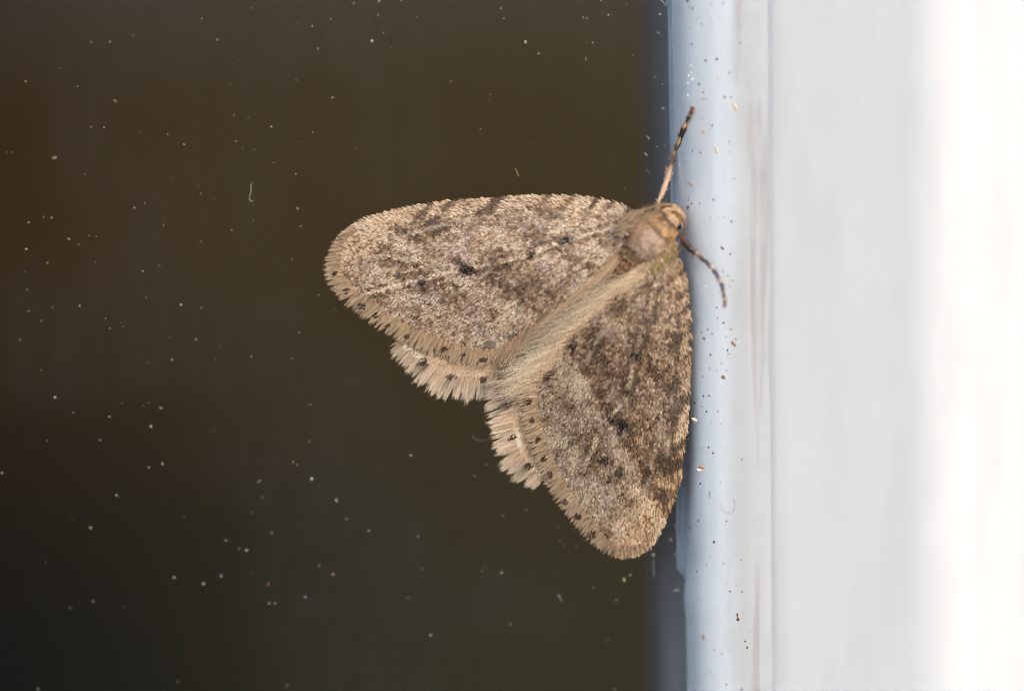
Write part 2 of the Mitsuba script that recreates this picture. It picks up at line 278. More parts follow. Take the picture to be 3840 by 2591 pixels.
def wing_pattern(w, x, y, rng):
    """the wing's own colouring: scale-sized speckle over bands, veins and spots"""
    s = w['seed']; n = len(x)
    A, B = wing_ab(w, x, y)
    r = A + B + 0.05 * (FB(x, y, 0.008, 3 + s) - 0.5)
    costal = seg_dist(x, y, w['costa'])
    big, mid = FB(x, y, 0.006, 10 + s), FB(x, y, 0.016, 20 + s, 3)
    fine = FB(x, y, 0.10, 30 + s, 2)
    # how dark: bands across the wing, blotches and speckle
    dark = 0.42 + 0.4 * (big - 0.5) + 0.5 * (mid - 0.5) + 0.55 * (FB(x, y, 0.035, 25 + s, 2) - 0.5) + 1.5 * (fine - 0.5)
    for c, wd, am in ((0.20, 0.035, 0.18), (0.36, 0.05, 0.20), (0.56, 0.07, 0.22), (0.685, 0.022, 0.26), (0.86, 0.05, 0.10)):
        dark += am * np.exp(-((r - c) / wd) ** 2)
    dark -= 0.25 * np.exp(-((r - 0.75) / 0.045) ** 2) + 0.20 * np.exp(-((r - 0.46) / 0.03) ** 2) * sstep(0.2, 0.5, B) + 0.14 * np.exp(-((r - 0.95) / 0.05) ** 2)
    dark += 0.10 * (s == 2) * (1 - sstep(0.55, 0.8, r))
    bars = sum(am * np.exp(-((A - c + 0.00025 * costal) / wd) ** 2) for c, wd, am in ((0.13, .014, .6), (0.22, .016, .7), (0.285, .013, .7), (0.38, .016, .7), (0.47, .012, .45), (0.63, .02, .8), (0.78, .016, .75), (0.845, .013, .6)))
    edge = np.exp(-(costal / 55) ** 2)
    dv = np.min([seg_dist(x, y, v) for v in w['vein']], 0); d0 = seg_dist(x, y, w['vein'][0])
    dark += 0.16 * np.exp(-((dv - 15) / 7) ** 2) * (0.4 + 1.2 * N2(x, y, 0.014, 44 + s)) + 0.16 * np.exp(-((d0 - 18) / 9) ** 2)
    b0 = np.array(w['base'], float); th = np.arctan2(y - b0[1], x - b0[0])
    dark += 0.22 * sstep(0.62, 0.8, r) * sstep(0.55, 1.0, np.cos(th * 46 + 2.0 * (N2(x, y, 0.004, 45) - 0.5))) * sstep(0.35, 0.6, N2(x, y, 0.02, 46 + s))
    vd = np.min([seg_dist(x, y, v) for v in w['vein'][1:]], 0)
    dark += 0.42 * np.exp(-(vd / 5) ** 2) * sstep(0.45, 0.62, N2(x, y, 0.03, 49 + s))
    rw = r + 0.016 * np.sin(th * 40) + 0.02 * (N2(x, y, 0.012, 51) - 0.5)
    for c, am in ((0.36, .34), (0.66, .42), (0.80, .26)):
        dark += am * np.exp(-((rw - c) / 0.013) ** 2) * sstep(0.30, 0.55, N2(x, y, 0.02, 52 + s))
    if s == 2: dark += 0.45 * np.exp(-((costal - 55) / 12) ** 2) * sstep(0.15, 0.3, A) * sstep(0.85, 0.7, A)
    else: dark += 0.22 * np.exp(-((costal - 60) / 12) ** 2) * sstep(0.15, 0.3, A) * sstep(0.7, 0.6, A)
    dark += edge * (1.6 * bars - 0.30)
    dark += rng.normal(0, 0.15, n)
    for sx, sy, sr, am in w['patch']:
        dark += 0.55 * am * np.exp(-(((x - sx) ** 2 + (y - sy) ** 2) / sr ** 2) * (0.6 + 0.8 * N2(x, y, 0.03, int(sr))))
    pale = 0.9 * np.exp(-((d0 + 10 * (N2(x, y, 0.03, 48) - 0.5)) / 6.5) ** 2) * sstep(0.42, 0.60, N2(x, y, 0.035, 40 + s) + rng.normal(0, 0.14, n))
    pale += 0.40 * np.exp(-(np.min([seg_dist(x, y, v) for v in w['vein'][1:]], 0) / 8) ** 2) * sstep(0.4, 0.6, N2(x, y, 0.03, 41 + s))
    pale = np.clip(pale, 0, 1)
    col = np.where((N2(x, y, 0.02, 77) + rng.normal(0, 0.15, n) > 0.5)[:, None], MAUVE, GREY) * np.ones((n, 1))
    warm = np.clip(edge * 0.9 + sstep(0.72, 1.0, A) * 0.75 * (1.2 if s == 2 else 0.75) + 0.40 * sstep(0.45, 0.75, FB(x, y, 0.01, 50 + s)), 0, 1)[:, None]
    col = col * (1 - warm * 0.75) + (OCHRE if s == 2 else TAN * 0.35 + OCHRE * 0.65) * warm * 0.75
    d1 = sstep(0.46, 0.78, dark)[:, None]; d2 = sstep(0.76, 1.08, dark)[:, None]; li = sstep(0.42, 0.10, dark)[:, None]
    col = col * (1 - d1) + BROWN * d1; col = col * (1 - 0.85 * d2) + DARK * 0.85 * d2
    col = col * (1 - 0.75 * li) + (CREAM * 0.82) * 0.75 * li
    col = col * (1 - pale[:, None] * 0.9) + CREAM * 1.0 * pale[:, None] * 0.9
    k = np.zeros(n)
    for sx, sy, sr, am in w['spots']:
        ux, uy = x - sx, y - sy
        d = np.hypot(ux, uy) / sr * (1 + 0.7 * (N2(x, y, 0.05, int(sx) % 97) - 0.5))
        k = np.maximum(k, am * sstep(1.25, 0.55, d + rng.normal(0, 0.16, n)))
    for sx, sy in w['mspots']:
        k = np.maximum(k, 0.95 * sstep(1.3, 0.6, np.hypot(x - sx, y - sy) / 18 + rng.normal(0, 0.2, n)))
    col = col * (1 - k[:, None]) + BLACK * k[:, None]
    if s == 2: col = col * (0.82 + 0.18 * sstep(0.6, 0.95, A - 0.15 * B + 0.25 * sstep(0.6, 0.9, B)))[:, None] * np.array([1, 0.99, 0.96])
    return col * (1 + rng.normal(0, 0.09, n))[:, None].clip(0.5, 1.6)

def outline(w):
    c = np.vstack([spline(w['costa'], 160)[:-1], spline(w['margin'], 160)[:-1], spline(w['inner'], 120)[:-1]])
    return c

def make_height(w):
    q = np.array(w['h'], float)
    f = RBFInterpolator(q[:, :2], q[:, 2], smoothing=5.0, kernel='thin_plate_spline')
    def h(x, y):
        x, y = np.broadcast_arrays(np.asarray(x, float), np.asarray(y, float))
        p = np.stack([x.ravel(), y.ravel()], 1)
        z = f(p).reshape(x.shape)
        for v in w['vein']:
            z = z + 0.035 * np.exp(-(seg_dist(x, y, v) / 14) ** 2)
        z = z + 0.10 * (N2(x, y, 0.008, 60 + w['seed']) - 0.5) + 0.05 * (N2(x, y, 0.02, 61 + w['seed']) - 0.5)
        return z
    return h

def grid_height(w):
    """the height field tabulated, for fast lookups with slopes"""
    o = outline(w); x0, y0 = o.min(0) - 150; x1, y1 = o.max(0) + 150
    gx, gy = np.arange(x0, x1, 6.0), np.arange(y0, y1, 6.0)
    G = make_height(w)(*np.meshgrid(gx, gy))
    from scipy.interpolate import RegularGridInterpolator
    itp = RegularGridInterpolator((gy, gx), G, bounds_error=False, fill_value=None)
    return lambda x, y: itp(np.stack([np.asarray(y, float), np.asarray(x, float)], -1))

def membrane(w, H, step=14.0, thick=0.04, poly=None):
    o = outline(w) if poly is None else poly
    pg = shapely.Polygon(o)
    gx, gy = np.meshgrid(np.arange(o[:, 0].min(), o[:, 0].max(), step), np.arange(o[:, 1].min(), o[:, 1].max(), step))
    g = np.stack([gx.ravel(), gy.ravel()], 1)
    g = g[shapely.contains_xy(pg.buffer(-step * 0.5), g[:, 0], g[:, 1])]
    p = np.vstack([o, g]); tri = Delaunay(p).simplices
    c = p[tri].mean(1); tri = tri[shapely.contains_xy(pg, c[:, 0], c[:, 1])]
    e1, e2 = p[tri[:, 1]] - p[tri[:, 0]], p[tri[:, 2]] - p[tri[:, 0]]
    flip = e1[:, 0] * e2[:, 1] - e1[:, 1] * e2[:, 0] > 0
    tri[flip] = tri[flip][:, ::-1]
    h = H(p[:, 0], p[:, 1]); n = len(p); m = len(o)
    v = np.vstack([P(p[:, 0], p[:, 1], h), P(p[:, 0], p[:, 1], h - thick)])
    i = np.arange(m); j = (i + 1) % m
    rim = np.vstack([np.stack([i, j, j + n], 1), np.stack([i, j + n, i + n], 1)])
    return (v, np.vstack([tri, tri[:, ::-1] + n, rim])), p

def frames(H, x, y, dx, dy):
    """on the surface: world point, tangent along (dx, dy), side, normal (unit)"""
    e = 3.0
    p = P(x, y, H(x, y))
    t = P(x + dx * e, y + dy * e, H(x + dx * e, y + dy * e)) - p
    s = P(x - dy * e, y + dx * e, H(x - dy * e, y + dx * e)) - p
    n = np.cross(t, s); n *= np.sign(-n[:, 1:2]); 
    un = lambda q: q / np.linalg.norm(q, axis=1, keepdims=True)
    n = un(n); t = un(t); s = np.cross(n, t)
    return p, t, s, n

LEAF = np.array([[0, -0.30], [0, 0.30], [0.45, 0.5], [0.45, -0.5], [0.85, 0.36], [0.85, -0.36], [1.0, 0.0]])
LEAF_F = np.array([[0, 1, 2], [0, 2, 3], [3, 2, 4], [3, 4, 5], [5, 4, 6]])

def leaves(p, t, s, n, L, Wd, tilt, roll, bow, col, lift):
    """flat little wing scales: root at p, pointing along t, tipped up"""
    k = len(p)
    s2 = s * np.cos(roll)[:, None] + n * np.sin(roll)[:, None]
    n2 = n * np.cos(roll)[:, None] - s * np.sin(roll)[:, None]
    al = LEAF[:, 0][None, :, None] * L[:, None, None]; ac = LEAF[:, 1][None, :, None] * Wd[:, None, None]
    up = al * np.sin(tilt)[:, None, None] - bow[:, None, None] * al ** 2 / L[:, None, None] + lift[:, None, None]
    v = p[:, None] + t[:, None] * al * np.cos(tilt)[:, None, None] + s2[:, None] * ac + n2[:, None] * up
    f = LEAF_F[None] + (np.arange(k) * len(LEAF))[:, None, None]
    return v.reshape(-1, 3), f.reshape(-1, 3), np.repeat(col, len(LEAF), 0)

def wing_scales(w, H, spacing=6.6, rng=None):
    o = outline(w); pg = shapely.Polygon(o)
    gx, gy = np.meshgrid(np.arange(o[:, 0].min(), o[:, 0].max(), spacing), np.arange(o[:, 1].min(), o[:, 1].max(), spacing * 0.9))
    g = np.stack([gx.ravel(), gy.ravel()], 1) + rng.uniform(-0.55, 0.55, (gx.size, 2)) * spacing
    g = g[shapely.contains_xy(pg, g[:, 0], g[:, 1])]
    x, y = g.T
    b = np.array(w['base'], float)
    dx, dy = x - b[0], y - b[1]; d = np.hypot(dx, dy); dx, dy = dx / d, dy / d
    # along the costa the scales lean out towards the edge
    A, B = wing_ab(w, x, y)
    c = spline(w['costa'], 200); tree = cKDTree(c); dist, idx = tree.query(g)
    out = c[idx] - g; out /= np.linalg.norm(out, axis=1, keepdims=True) + 1e-6
    k = np.exp(-(dist / 70) ** 2) * 0.16 * sstep(0.05, 0.3, A)
    dx, dy = dx + out[:, 0] * k, dy + out[:, 1] * k
    ang = np.arctan2(dy, dx) + rng.normal(0, 0.22, len(x)) * (1 - 0.6 * np.exp(-(dist / 30) ** 2)) + 0.5 * (N2(x, y, 0.012, 70) - 0.5) * (1 - 0.8 * np.exp(-(dist / 40) ** 2))
    p, t, s, n = frames(H, x, y, np.cos(ang), np.sin(ang))
    m = len(x)
    L = rng.uniform(9, 15, m) * (1 + 0.4 * np.exp(-(dist / 60) ** 2)) / PXMM * MM
    Wd = rng.uniform(5, 8.5, m) / PXMM * MM * (1 - 0.42 * np.exp(-(dist / 50) ** 2))
    lift = rng.uniform(0.004, 0.03, m) * MM
    v, f, c = leaves(p, t, s, n, L, Wd, np.radians(rng.uniform(4, 17, m)), rng.normal(0, 0.22, m), rng.uniform(0, 0.25, m), wing_pattern(w, x, y, rng), lift)
    return v, f, c

def strands(x0, y0, h0, x1, y1, h1, x2, y2, h2, wd, c0, c1, rng, segs=5, fold=0.25):
    """tapered hairs: quadratic curves root - control - tip; each is a little folded blade"""
    k = len(x0); t = np.linspace(0, 1, segs + 1)[None]
    q = lambda a, b, c: a[:, None] * (1 - t) ** 2 + 2 * b[:, None] * t * (1 - t) + c[:, None] * t ** 2
    x, y, h = q(x0, x1, x2), q(y0, y1, y2), q(h0, h1, h2)
    p = P(x, y, h); tg = np.gradient(p, axis=1)
    sd = np.cross(tg, [0, -1.0, 0]); sd /= np.linalg.norm(sd, axis=2, keepdims=True) + 1e-12
    tw = rng.normal(0, 0.5, k)[:, None, None]
    sd = sd * np.cos(tw) + np.array([0, -1.0, 0]) * np.sin(tw)
    prof = np.minimum(1, 0.55 + 1.6 * t) * np.clip((1 - t) / 0.45, 0.06, 1) ** 0.7
    half = (wd[:, None] * prof * 0.5 / PXMM * MM)[..., None]
    mid = p + np.array([0, -1.0, 0]) * half * fold * 2
    v = np.stack([p - sd * half, mid, p + sd * half], 2).reshape(k, -1, 3)
    f = []
    for i in range(segs):
        a = i * 3
        for j in (0, 1):
            f += [[a + j, a + j + 1, a + j + 4], [a + j, a + j + 4, a + j + 3]]
    f = (np.array(f)[None] + (np.arange(k) * 3 * (segs + 1))[:, None, None]).reshape(-1, 3)
    c = c0[:, None] * (1 - t[..., None]) + c1[:, None] * t[..., None]
    return v.reshape(-1, 3), f, np.repeat(c.reshape(-1, 3), 3, 0)

def join(parts):
    v, f, c, at = [], [], [], 0
    for a, b, d in parts:
        v.append(a); f.append(b + at); c.append(d); at += len(a)
    return np.vstack(v), np.vstack(f), np.vstack(c)

def fringe(edge, dirs, length, H, n, rng, col0, col1, wd=(7, 12), dh=(0.02, 0.02), spots=(), droop=0.0, clump=0.16, back=10, conv=1.0, tooth=1.0):
    """hair scales standing out from a wing margin. edge / dirs / length given at matching control points"""
    e = np.asarray(edge, float); s = np.r_[0, np.cumsum(np.linalg.norm(np.diff(e, axis=0), axis=1))]
    u = np.sort(rng.uniform(0, s[-1], n))
    ex, ey = np.interp(u, s, e[:, 0]), np.interp(u, s, e[:, 1])
    an = np.unwrap(np.arctan2([d[1] for d in dirs], [d[0] for d in dirs]))
    a = np.interp(u, s, an)
    cell = meshkit.noise(np.stack([u / 40, 0 * u, 0 * u], 1), 3) - 0.5
    cuts = np.cumsum(rng.uniform(7, 21, int(s[-1] / 9) + 4)) - 20          # little tufts of unequal width
    ci = np.searchsorted(cuts, u); lo, hi = cuts[np.clip(ci - 1, 0, None)], cuts[np.clip(ci, None, len(cuts) - 1)]
    ph = np.clip((u - lo) / np.maximum(hi - lo, 1), 0, 1)
    tl, ta = rng.uniform(0.88, 1.10, len(cuts) + 1)[ci], rng.normal(0, 0.06, len(cuts) + 1)[ci]
    a = a + clump * 0.8 * cell + ta + conv * (ph - 0.5) * np.clip((hi - lo) / 75.0, 0, 0.3) + rng.normal(0, 0.05, n)
    L = np.interp(u, s, length) * rng.uniform(0.74, 1.0, n) * (1 + (tl - 1) * tooth) * (0.94 + (0.46 * (0.5 - np.abs(ph - 0.5)) - 0.12) * tooth)
    dx, dy = np.cos(a), np.sin(a)
    bk = rng.uniform(min(0, back), max(0, back), n)
    x0, y0 = ex - dx * bk, ey - dy * bk
    h0 = H(x0, y0) + rng.uniform(*dh, n) if dh[0] != dh[1] else H(x0, y0) + dh[0] + rng.uniform(0, 0.05, n)
    bend = rng.normal(0, 0.06, n)
    x1, y1 = x0 + dx * L * 0.5 - dy * L * bend, y0 + dy * L * 0.5 + dx * L * bend
    x2, y2 = x0 + dx * L, y0 + dy * L
    tone = (0.62 + 0.50 * rng.random(n) + 0.2 * cell - 0.22 * (np.abs(ph - 0.5) > 0.36))[:, None]
    mixed = (rng.random(n) < 0.40)[:, None] * np.clip(1.2 - np.interp(u, s, length) / 75.0, 0, 1)[:, None]       # greyer near the wing tip
    pick = np.where((rng.random(n) < 0.5)[:, None], MAUVE, BROWN)
    c0, c1 = (col0 * (1 - mixed) + pick * mixed) * tone, (col1 * (1 - 0.6 * mixed) + pick * 0.6 * mixed) * tone
    for sx, sy, sr in spots:
        k = sstep(1.2, 0.5, np.hypot(ex - sx, ey - sy) / sr + rng.normal(0, 0.15, n))[:, None] * 0.95
        c0 = c0 * (1 - k) + BLACK * k; c1 = c1 * (1 - 0.12 * k) + BLACK * 0.12 * k
    return strands(x0, y0, h0, x1, y1, h0 - droop * 0.4, x2, y2, h0 - droop, rng.uniform(*wd, n), c0, c1, rng)

MOTH = 'moth'
tag(MOTH, 'grey brown speckled moth with spread wings resting on the dark glass beside the frame', 'moth')
HL, HR = grid_height(LEFT), grid_height(RIGHT)

def dots(spots, H, base, rng, lift):
    num = [int(rng.integers(7, 17)) for _ in spots]
    x = np.concatenate([sx + rng.normal(0, 0.55 * sr, k) for k, (sx, sy, sr) in zip(num, spots)]); y = np.concatenate([sy + rng.normal(0, 0.45 * sr, k) for k, (sx, sy, sr) in zip(num, spots)])
    d = np.stack([x, y], 1) - np.array(base, float); d /= np.linalg.norm(d, axis=1, keepdims=True); n = len(x)
    p, t, s, nn = frames(H, x, y, d[:, 0], d[:, 1])
    return leaves(p, t, s, nn, rng.uniform(12, 20, n) / PXMM * MM, rng.uniform(5, 8, n) / PXMM * MM, np.radians(rng.uniform(3, 10, n)), rng.normal(0, 0.2, n), np.zeros(n), lin(74, 55, 45) * rng.uniform(0.5, 1.7, n)[:, None], np.full(n, lift * MM))
def unit(a): a = np.asarray(a, float); return a / np.linalg.norm(a)

# --- hindwings, lying under the forewings
for name, w, H, poly, cream, edge, dirs, lens, spots in (
    ('left', LEFT, HL,
     [(1530, 1300), (1580, 1335), (1616, 1362), (1648, 1383), (1705, 1400), (1769, 1406), (1830, 1405), (1862, 1398), (1900, 1350), (2060, 1180), (2180, 1020), (2200, 930), (1950, 930), (1700, 1010), (1530, 1120), (1490, 1220)],
     [(1600, 1352), (1616, 1362), (1648, 1383), (1705, 1400), (1769, 1406), (1855, 1400)],
     [(1500, 1278), (1530, 1300), (1580, 1335), (1616, 1362), (1648, 1383), (1705, 1400), (1769, 1406), (1830, 1405), (1866, 1396)],
     [(-0.75, 0.55), (-0.8, 0.62), (-0.75, 0.66), (-0.62, 0.78), (-0.5, 0.86), (-0.36, 0.93), (-0.25, 0.96), (-0.18, 0.97), (-0.14, 1)],
     [50, 70, 80, 90, 98, 104, 104, 98, 78], [(1597, 1355, 22), (1699, 1412, 22), (1820, 1418, 20)]),
    ('right', RIGHT, HR,
     [(1880, 1430), (1905, 1480), (1922, 1521), (1932, 1575), (1946, 1645), (1967, 1703), (2000, 1750), (2050, 1800), (2150, 1850), (2280, 1700), (2380, 1400), (2380, 1150), (2250, 1160), (2100, 1290), (1980, 1390)],
     [(1910, 1490), (1922, 1521), (1932, 1575), (1946, 1645), (1962, 1695)],
     [(1885, 1420), (1905, 1480), (1922, 1521), (1932, 1575), (1946, 1645), (1967, 1703), (2000, 1750), (2040, 1792)],
     [(-0.86, 0.46), (-0.93, 0.34), (-0.95, 0.30), (-0.96, 0.26), (-0.93, 0.36), (-0.86, 0.50), (-0.80, 0.60), (-0.75, 0.66)],
     [70, 88, 100, 104, 104, 98, 84, 64], [(1921, 1508, 20), (1924, 1632, 22), (1986, 1738, 18)])):
    rng = np.random.default_rng(40 + len(name))
    HH = lambda x, y, H=H: np.maximum(H(x, y) - 0.20, 0.28) + 0 * x
    pl = resample(np.vstack([poly, poly[:1]]), 160)[:-1]
    (mv, mf), p2 = membrane(w, HH, poly=pl)
    col = np.repeat((TAN * 0.8)[None], len(mv), 0)
    hk = add(f'{MOTH}__hindwing', (mv, mf), 'mat_hair', color=col, smooth=True, label=('left' if name == 'left' else 'right') + ' hindwing showing below its forewing')
    # short scales near the rim, with a pale line at the edge
    pg = shapely.Polygon(pl); n = 16000
    g = np.stack([rng.uniform(pl[:, 0].min(), pl[:, 0].max(), n), rng.uniform(pl[:, 1].min(), pl[:, 1].max(), n)], 1)
    dl = seg_dist(g[:, 0], g[:, 1], edge); ok = shapely.contains_xy(pg, g[:, 0], g[:, 1]) & (dl < 150)
    g, dl = g[ok], dl[ok]; n = len(g)
    b = np.array(w['base'], float); dd = g - b; dd /= np.linalg.norm(dd, axis=1, keepdims=True)
    p, t, s, nn = frames(HH, g[:, 0], g[:, 1], dd[:, 0], dd[:, 1])
    k = sstep(20, 13, dl + rng.normal(0, 2, n))[:, None] * (0.15 + 0.85 * sstep(0.35, 0.6, N2(g[:, 0], g[:, 1], 0.014, 5)))[:, None]
    c = TAN * (0.75 + 0.5 * rng.random(n))[:, None] * (1 - k) + lin(226, 212, 180) * k
    v, f, c = leaves(p, t, s, nn, rng.uniform(14, 24, n) / PXMM * MM, rng.uniform(6, 9, n) / PXMM * MM, np.radians(rng.uniform(3, 12, n)), rng.normal(0, 0.2, n), np.zeros(n), c, np.full(n, 0.05 * MM))
    add(f'{hk}__scales', (v, f), 'mat_scale', color=c, kind='stuff')
    fr = fringe(edge, dirs, lens, HH, 1350, rng, lin(220, 180, 144), lin(230, 204, 174), spots=spots, clump=0.26, wd=(3.0, 6.6), droop=0.05, back=-12)
    fr = join([fr, dots([(a, b, 11 * (1 + 0.3 * math.sin(a))) for a, b, _ in spots], HH, w['base'], rng, 0.10)])
    add(f'{hk}__fringe', fr[:2], 'mat_hair', color=fr[2], kind='stuff')

# --- forewings
for name, w, H in (('left', LEFT, HL), ('right', RIGHT, HR)):
    rng = np.random.default_rng(70 + len(name))
    (mv, mf), p2 = membrane(w, H)
    fk = add(f'{MOTH}__forewing', (mv, mf), 'mat_body', color=np.repeat(lin(120, 100, 80)[None], len(mv), 0), smooth=True,
             label=name + ' forewing, grey brown with ' + ('pale tip' if name == 'left' else 'ochre tip') + ' and black vein spots')
    v, f, c = wing_scales(w, H, rng=rng)
    add(f'{fk}__scales', (v, f), 'mat_scale', color=c, kind='stuff')
    if name == 'left':
        edge = w['margin']; dirs = [(-0.80, -0.05), (-0.92, 0.05), (-0.98, 0.12), (-0.95, 0.28), (-0.83, 0.50), (-0.74, 0.62), (-0.70, 0.68), (-0.68, 0.72), (-0.62, 0.78), (-0.48, 0.88), (-0.40, 0.92), (-0.36, 0.94), (-0.45, 0.9)]
        lens = [22, 34, 44, 50, 52, 54, 55, 57, 58, 58, 56, 56, 54]
    else:
        edge = w['margin']; dirs = [(0.5, 0.85), (0.35, 0.92), (0.1, 1), (-0.2, 0.98), (-0.50, 0.84), (-0.62, 0.78), (-0.68, 0.72), (-0.72, 0.68), (-0.76, 0.64), (-0.80, 0.58), (-0.86, 0.48), (-0.92, 0.36), (-0.95, 0.28), (-0.94, 0.30)]
        lens = [12, 14, 16, 22, 30, 38, 43, 47, 51, 54, 56, 54, 54, 52]
    fr = fringe(edge, dirs, lens, H, 3200, rng, lin(208, 168, 126), lin(212, 182, 146), droop=0.10, wd=(2.2, 4.8), back=34, conv=1.0 if name == 'left' else -1.0, tooth=0.6)
    fr = join([fr, dots([(a, b, 9.5 * (1 + 0.35 * math.sin(a * 1.7))) for a, b in w['mspots']], H, w['base'], rng, 0.09)])
    add(f'{fk}__fringe', fr[:2], 'mat_hair', color=fr[2], kind='stuff')

    # long silky hairs of the inner margin, sweeping over the abdomen
    if name == 'left':
        guides = [([(2330, 945), (2301, 985), (2165, 1112), (2040, 1210), (1947, 1272), (1880, 1325)], [(2270, 1020), (2240, 1060), (2110, 1165), (1990, 1262), (1922, 1320), (1862, 1362)],
                   [(2215, 1085), (2180, 1130), (2045, 1245), (1955, 1335), (1890, 1395), (1842, 1404)], 800, 24)]
        ca, cb = lin(186, 148, 112), lin(218, 184, 146)
    else:
        guides = [([(2440, 1010), (2385, 1040), (2320, 1072), (2235, 1148), (2140, 1228), (2085, 1322)], [(2400, 1040), (2330, 1070), (2235, 1105), (2150, 1175), (2065, 1245), (2000, 1338)],
                   [(2360, 1060), (2280, 1085), (2160, 1145), (2070, 1215), (1975, 1305), (1900, 1398)], 1000, 27),
                  ([(2085, 1322), (2040, 1378), (2005, 1432), (1985, 1482)], [(2000, 1350), (1955, 1402), (1925, 1442), (1915, 1500)], [(1890, 1400), (1862, 1428), (1846, 1470), (1842, 1515)], 460, 24)]
        ca, cb = lin(202, 166, 128), lin(238, 214, 180)
    out = []
    for ra, rm, rt, n, jit in guides:
        u = rng.random(n) * 0.93 + (0.07 if len(ra) > 4 else 0); u = u[np.argsort(rng.random(n))]; m = len(ra) - 1
        pick = lambda q: np.stack([np.interp(u * m, np.arange(m + 1), np.array(q, float)[:, i]) for i in (0, 1)])
        A_, M_, T_ = pick(ra), pick(rm), pick(rt)
        j = rng.normal(0, jit * 0.55, (2, n)); A_ = A_ + j; M_ = M_ + j * 0.8; k = rng.uniform(0.35, 1.0, n)
        T_ = A_ + (T_ + j * 0.6 - A_) * k; M_ = A_ + (M_ - A_) * k + rng.normal(0, 12, (2, n)); T_ = T_ + rng.normal(0, 20, (2, n))
        h0 = H(A_[0], A_[1]) + 0.03 + rng.uniform(0, 0.06, n)
        hm = H(M_[0], M_[1]); h1 = np.clip(np.maximum(h0 - 0.05, 1.45), 0, 3.0) + rng.uniform(0.0, 0.15, n) + (0.12 if name == 'right' else 0)
        h2 = np.maximum(h0 - 0.35, 1.0) + rng.uniform(0.0, 0.1, n) + (0.1 if name == 'right' else 0)
        tone = (0.55 + 0.42 * rng.random(n) + 0.75 * (N2(A_[0] + A_[1], A_[0] * 0, 0.045, 9) - 0.35))[:, None].clip(0.55, 1.25)
        white = (rng.random(n) < 0.14)[:, None]
        out.append(strands(A_[0], A_[1], h0, M_[0], M_[1], h1, T_[0], T_[1], h2, rng.uniform(1.6, 3.8, n), ca * tone, np.where(white, lin(236, 222, 190), cb) * tone, rng, segs=7))
    v, f, c = join(out)
    add(f'{fk}__margin_hair', (v, f), 'mat_hair', color=c, kind='stuff')

# ------------------------------------------------------------------ the moth: body
import manifold3d as m3
def W3(x, y, h): return P(x, y, h)[None][0] / MM
def ball(x, y, h, r): return m3.Manifold.sphere(r / PXMM, 28).translate(tuple(W3(x, y, h)))
chain = [(2524, 826, 1.9, 26), (2505, 840, 1.95, 44), (2472, 866, 2.0, 66), (2432, 902, 2.05, 74), (2398, 938, 1.95, 64), (2362, 982, 1.85, 54), (2280, 1060, 1.25, 46), (2200, 1130, 1.1, 38), (2120, 1210, 0.95, 26)]
bod = m3.Manifold()
for a_, b_ in zip(chain[:-1], chain[1:]):
    bod += m3.Manifold.batch_hull([ball(*a_), ball(*b_)])
head = m3.Manifold.batch_hull([ball(2498, 792, 1.75, 22), ball(2528, 790, 1.75, 22), ball(2548, 812, 1.7, 20), ball(2550, 838, 1.6, 15), ball(2515, 850, 1.7, 26)])
bod = (bod + head).refine_to_length(0.07)
mm_ = bod.to_mesh(); bm = trimesh.Trimesh(mm_.vert_properties[:, :3], mm_.tri_verts)
bm.merge_vertices(); trimesh.smoothing.filter_taubin(bm, iterations=12)
bv = np.array(bm.vertices); bn = np.array(bm.vertex_normals)
axis0, axis1 = W3(2540, 815, 1.7), W3(2345, 1005, 1.5); ax = axis1 - axis0; axl = np.linalg.norm(ax); ax /= axl
tpos = (bv - axis0) @ ax / axl
rad = meshkit.noise(bv * 9, 2); ring = 0.012 * np.sin(tpos * 60) * sstep(0.75, 0.9, tpos)
# a groove behind the collar and behind the thorax
groove = -0.05 * np.exp(-((tpos - 0.10) / 0.018) ** 2) - 0.04 * np.exp(-((tpos - 0.29) / 0.018) ** 2) - 0.07 * np.exp(-((tpos - 0.16 * ((bv - axis0) @ np.cross(ax, [0, 1.0, 0])) ** 2 - 0.72) / 0.02) ** 2)
bv = bv + bn * (0.03 * (rad - 0.5) + groove + ring)[:, None]
side_ = np.cross(ax, [0, 1.0, 0]); side_ /= np.linalg.norm(side_)
def body_color(t, q):
    la = (q - axis0) @ side_                                     # mm off the body's midline
    t = t + 0.10 * (meshkit.noise(q * 4, 8) - 0.5) + 0.05 * (meshkit.noise(q * 11, 9) - 0.5)
    tc = t - 0.16 * la ** 2                                       # the joints curve round the body
    c = np.where((t < 0.10)[:, None], lin(184, 146, 108), np.where((t < 0.29)[:, None], lin(164, 124, 84), np.where((tc < 0.72)[:, None], lin(174, 143, 120), np.where((tc < 0.86)[:, None], lin(172, 136, 96), lin(140, 100, 66)))))
    gold = sstep(0.30, 0.62, np.abs(la))[:, None] * ((t > 0.25) & (t < 0.8))[:, None] * 0.6
    c = c * (1 - gold) + lin(146, 106, 68) * gold
    for e, wd, am, tt in ((0.10, 0.035, .9, t), (0.29, 0.03, .8, t), (0.72, 0.04, .95, tc), (0.80, 0.02, .7, tc), (0.87, 0.025, .85, tc)):
        k = np.exp(-((tt - e) / wd) ** 2)[:, None] * am
        c = c * (1 - k) + lin(60, 42, 30) * k
    ed = np.exp(-(np.linalg.norm(q - W3(2544, 832, 1.9), axis=1) / 0.17) ** 2)[:, None] * 0.8
    c = c * (1 - ed) + lin(52, 40, 36) * ed
    return c * (0.25 + 1.45 * meshkit.fbm(q * 8, 3, 4))[:, None]
bk = add(f'{MOTH}__body', trimesh.Trimesh(bv * MM, bm.faces, process=False), 'mat_body', color=body_color(tpos, bv), smooth=True, label='furry tan body with ochre collar')

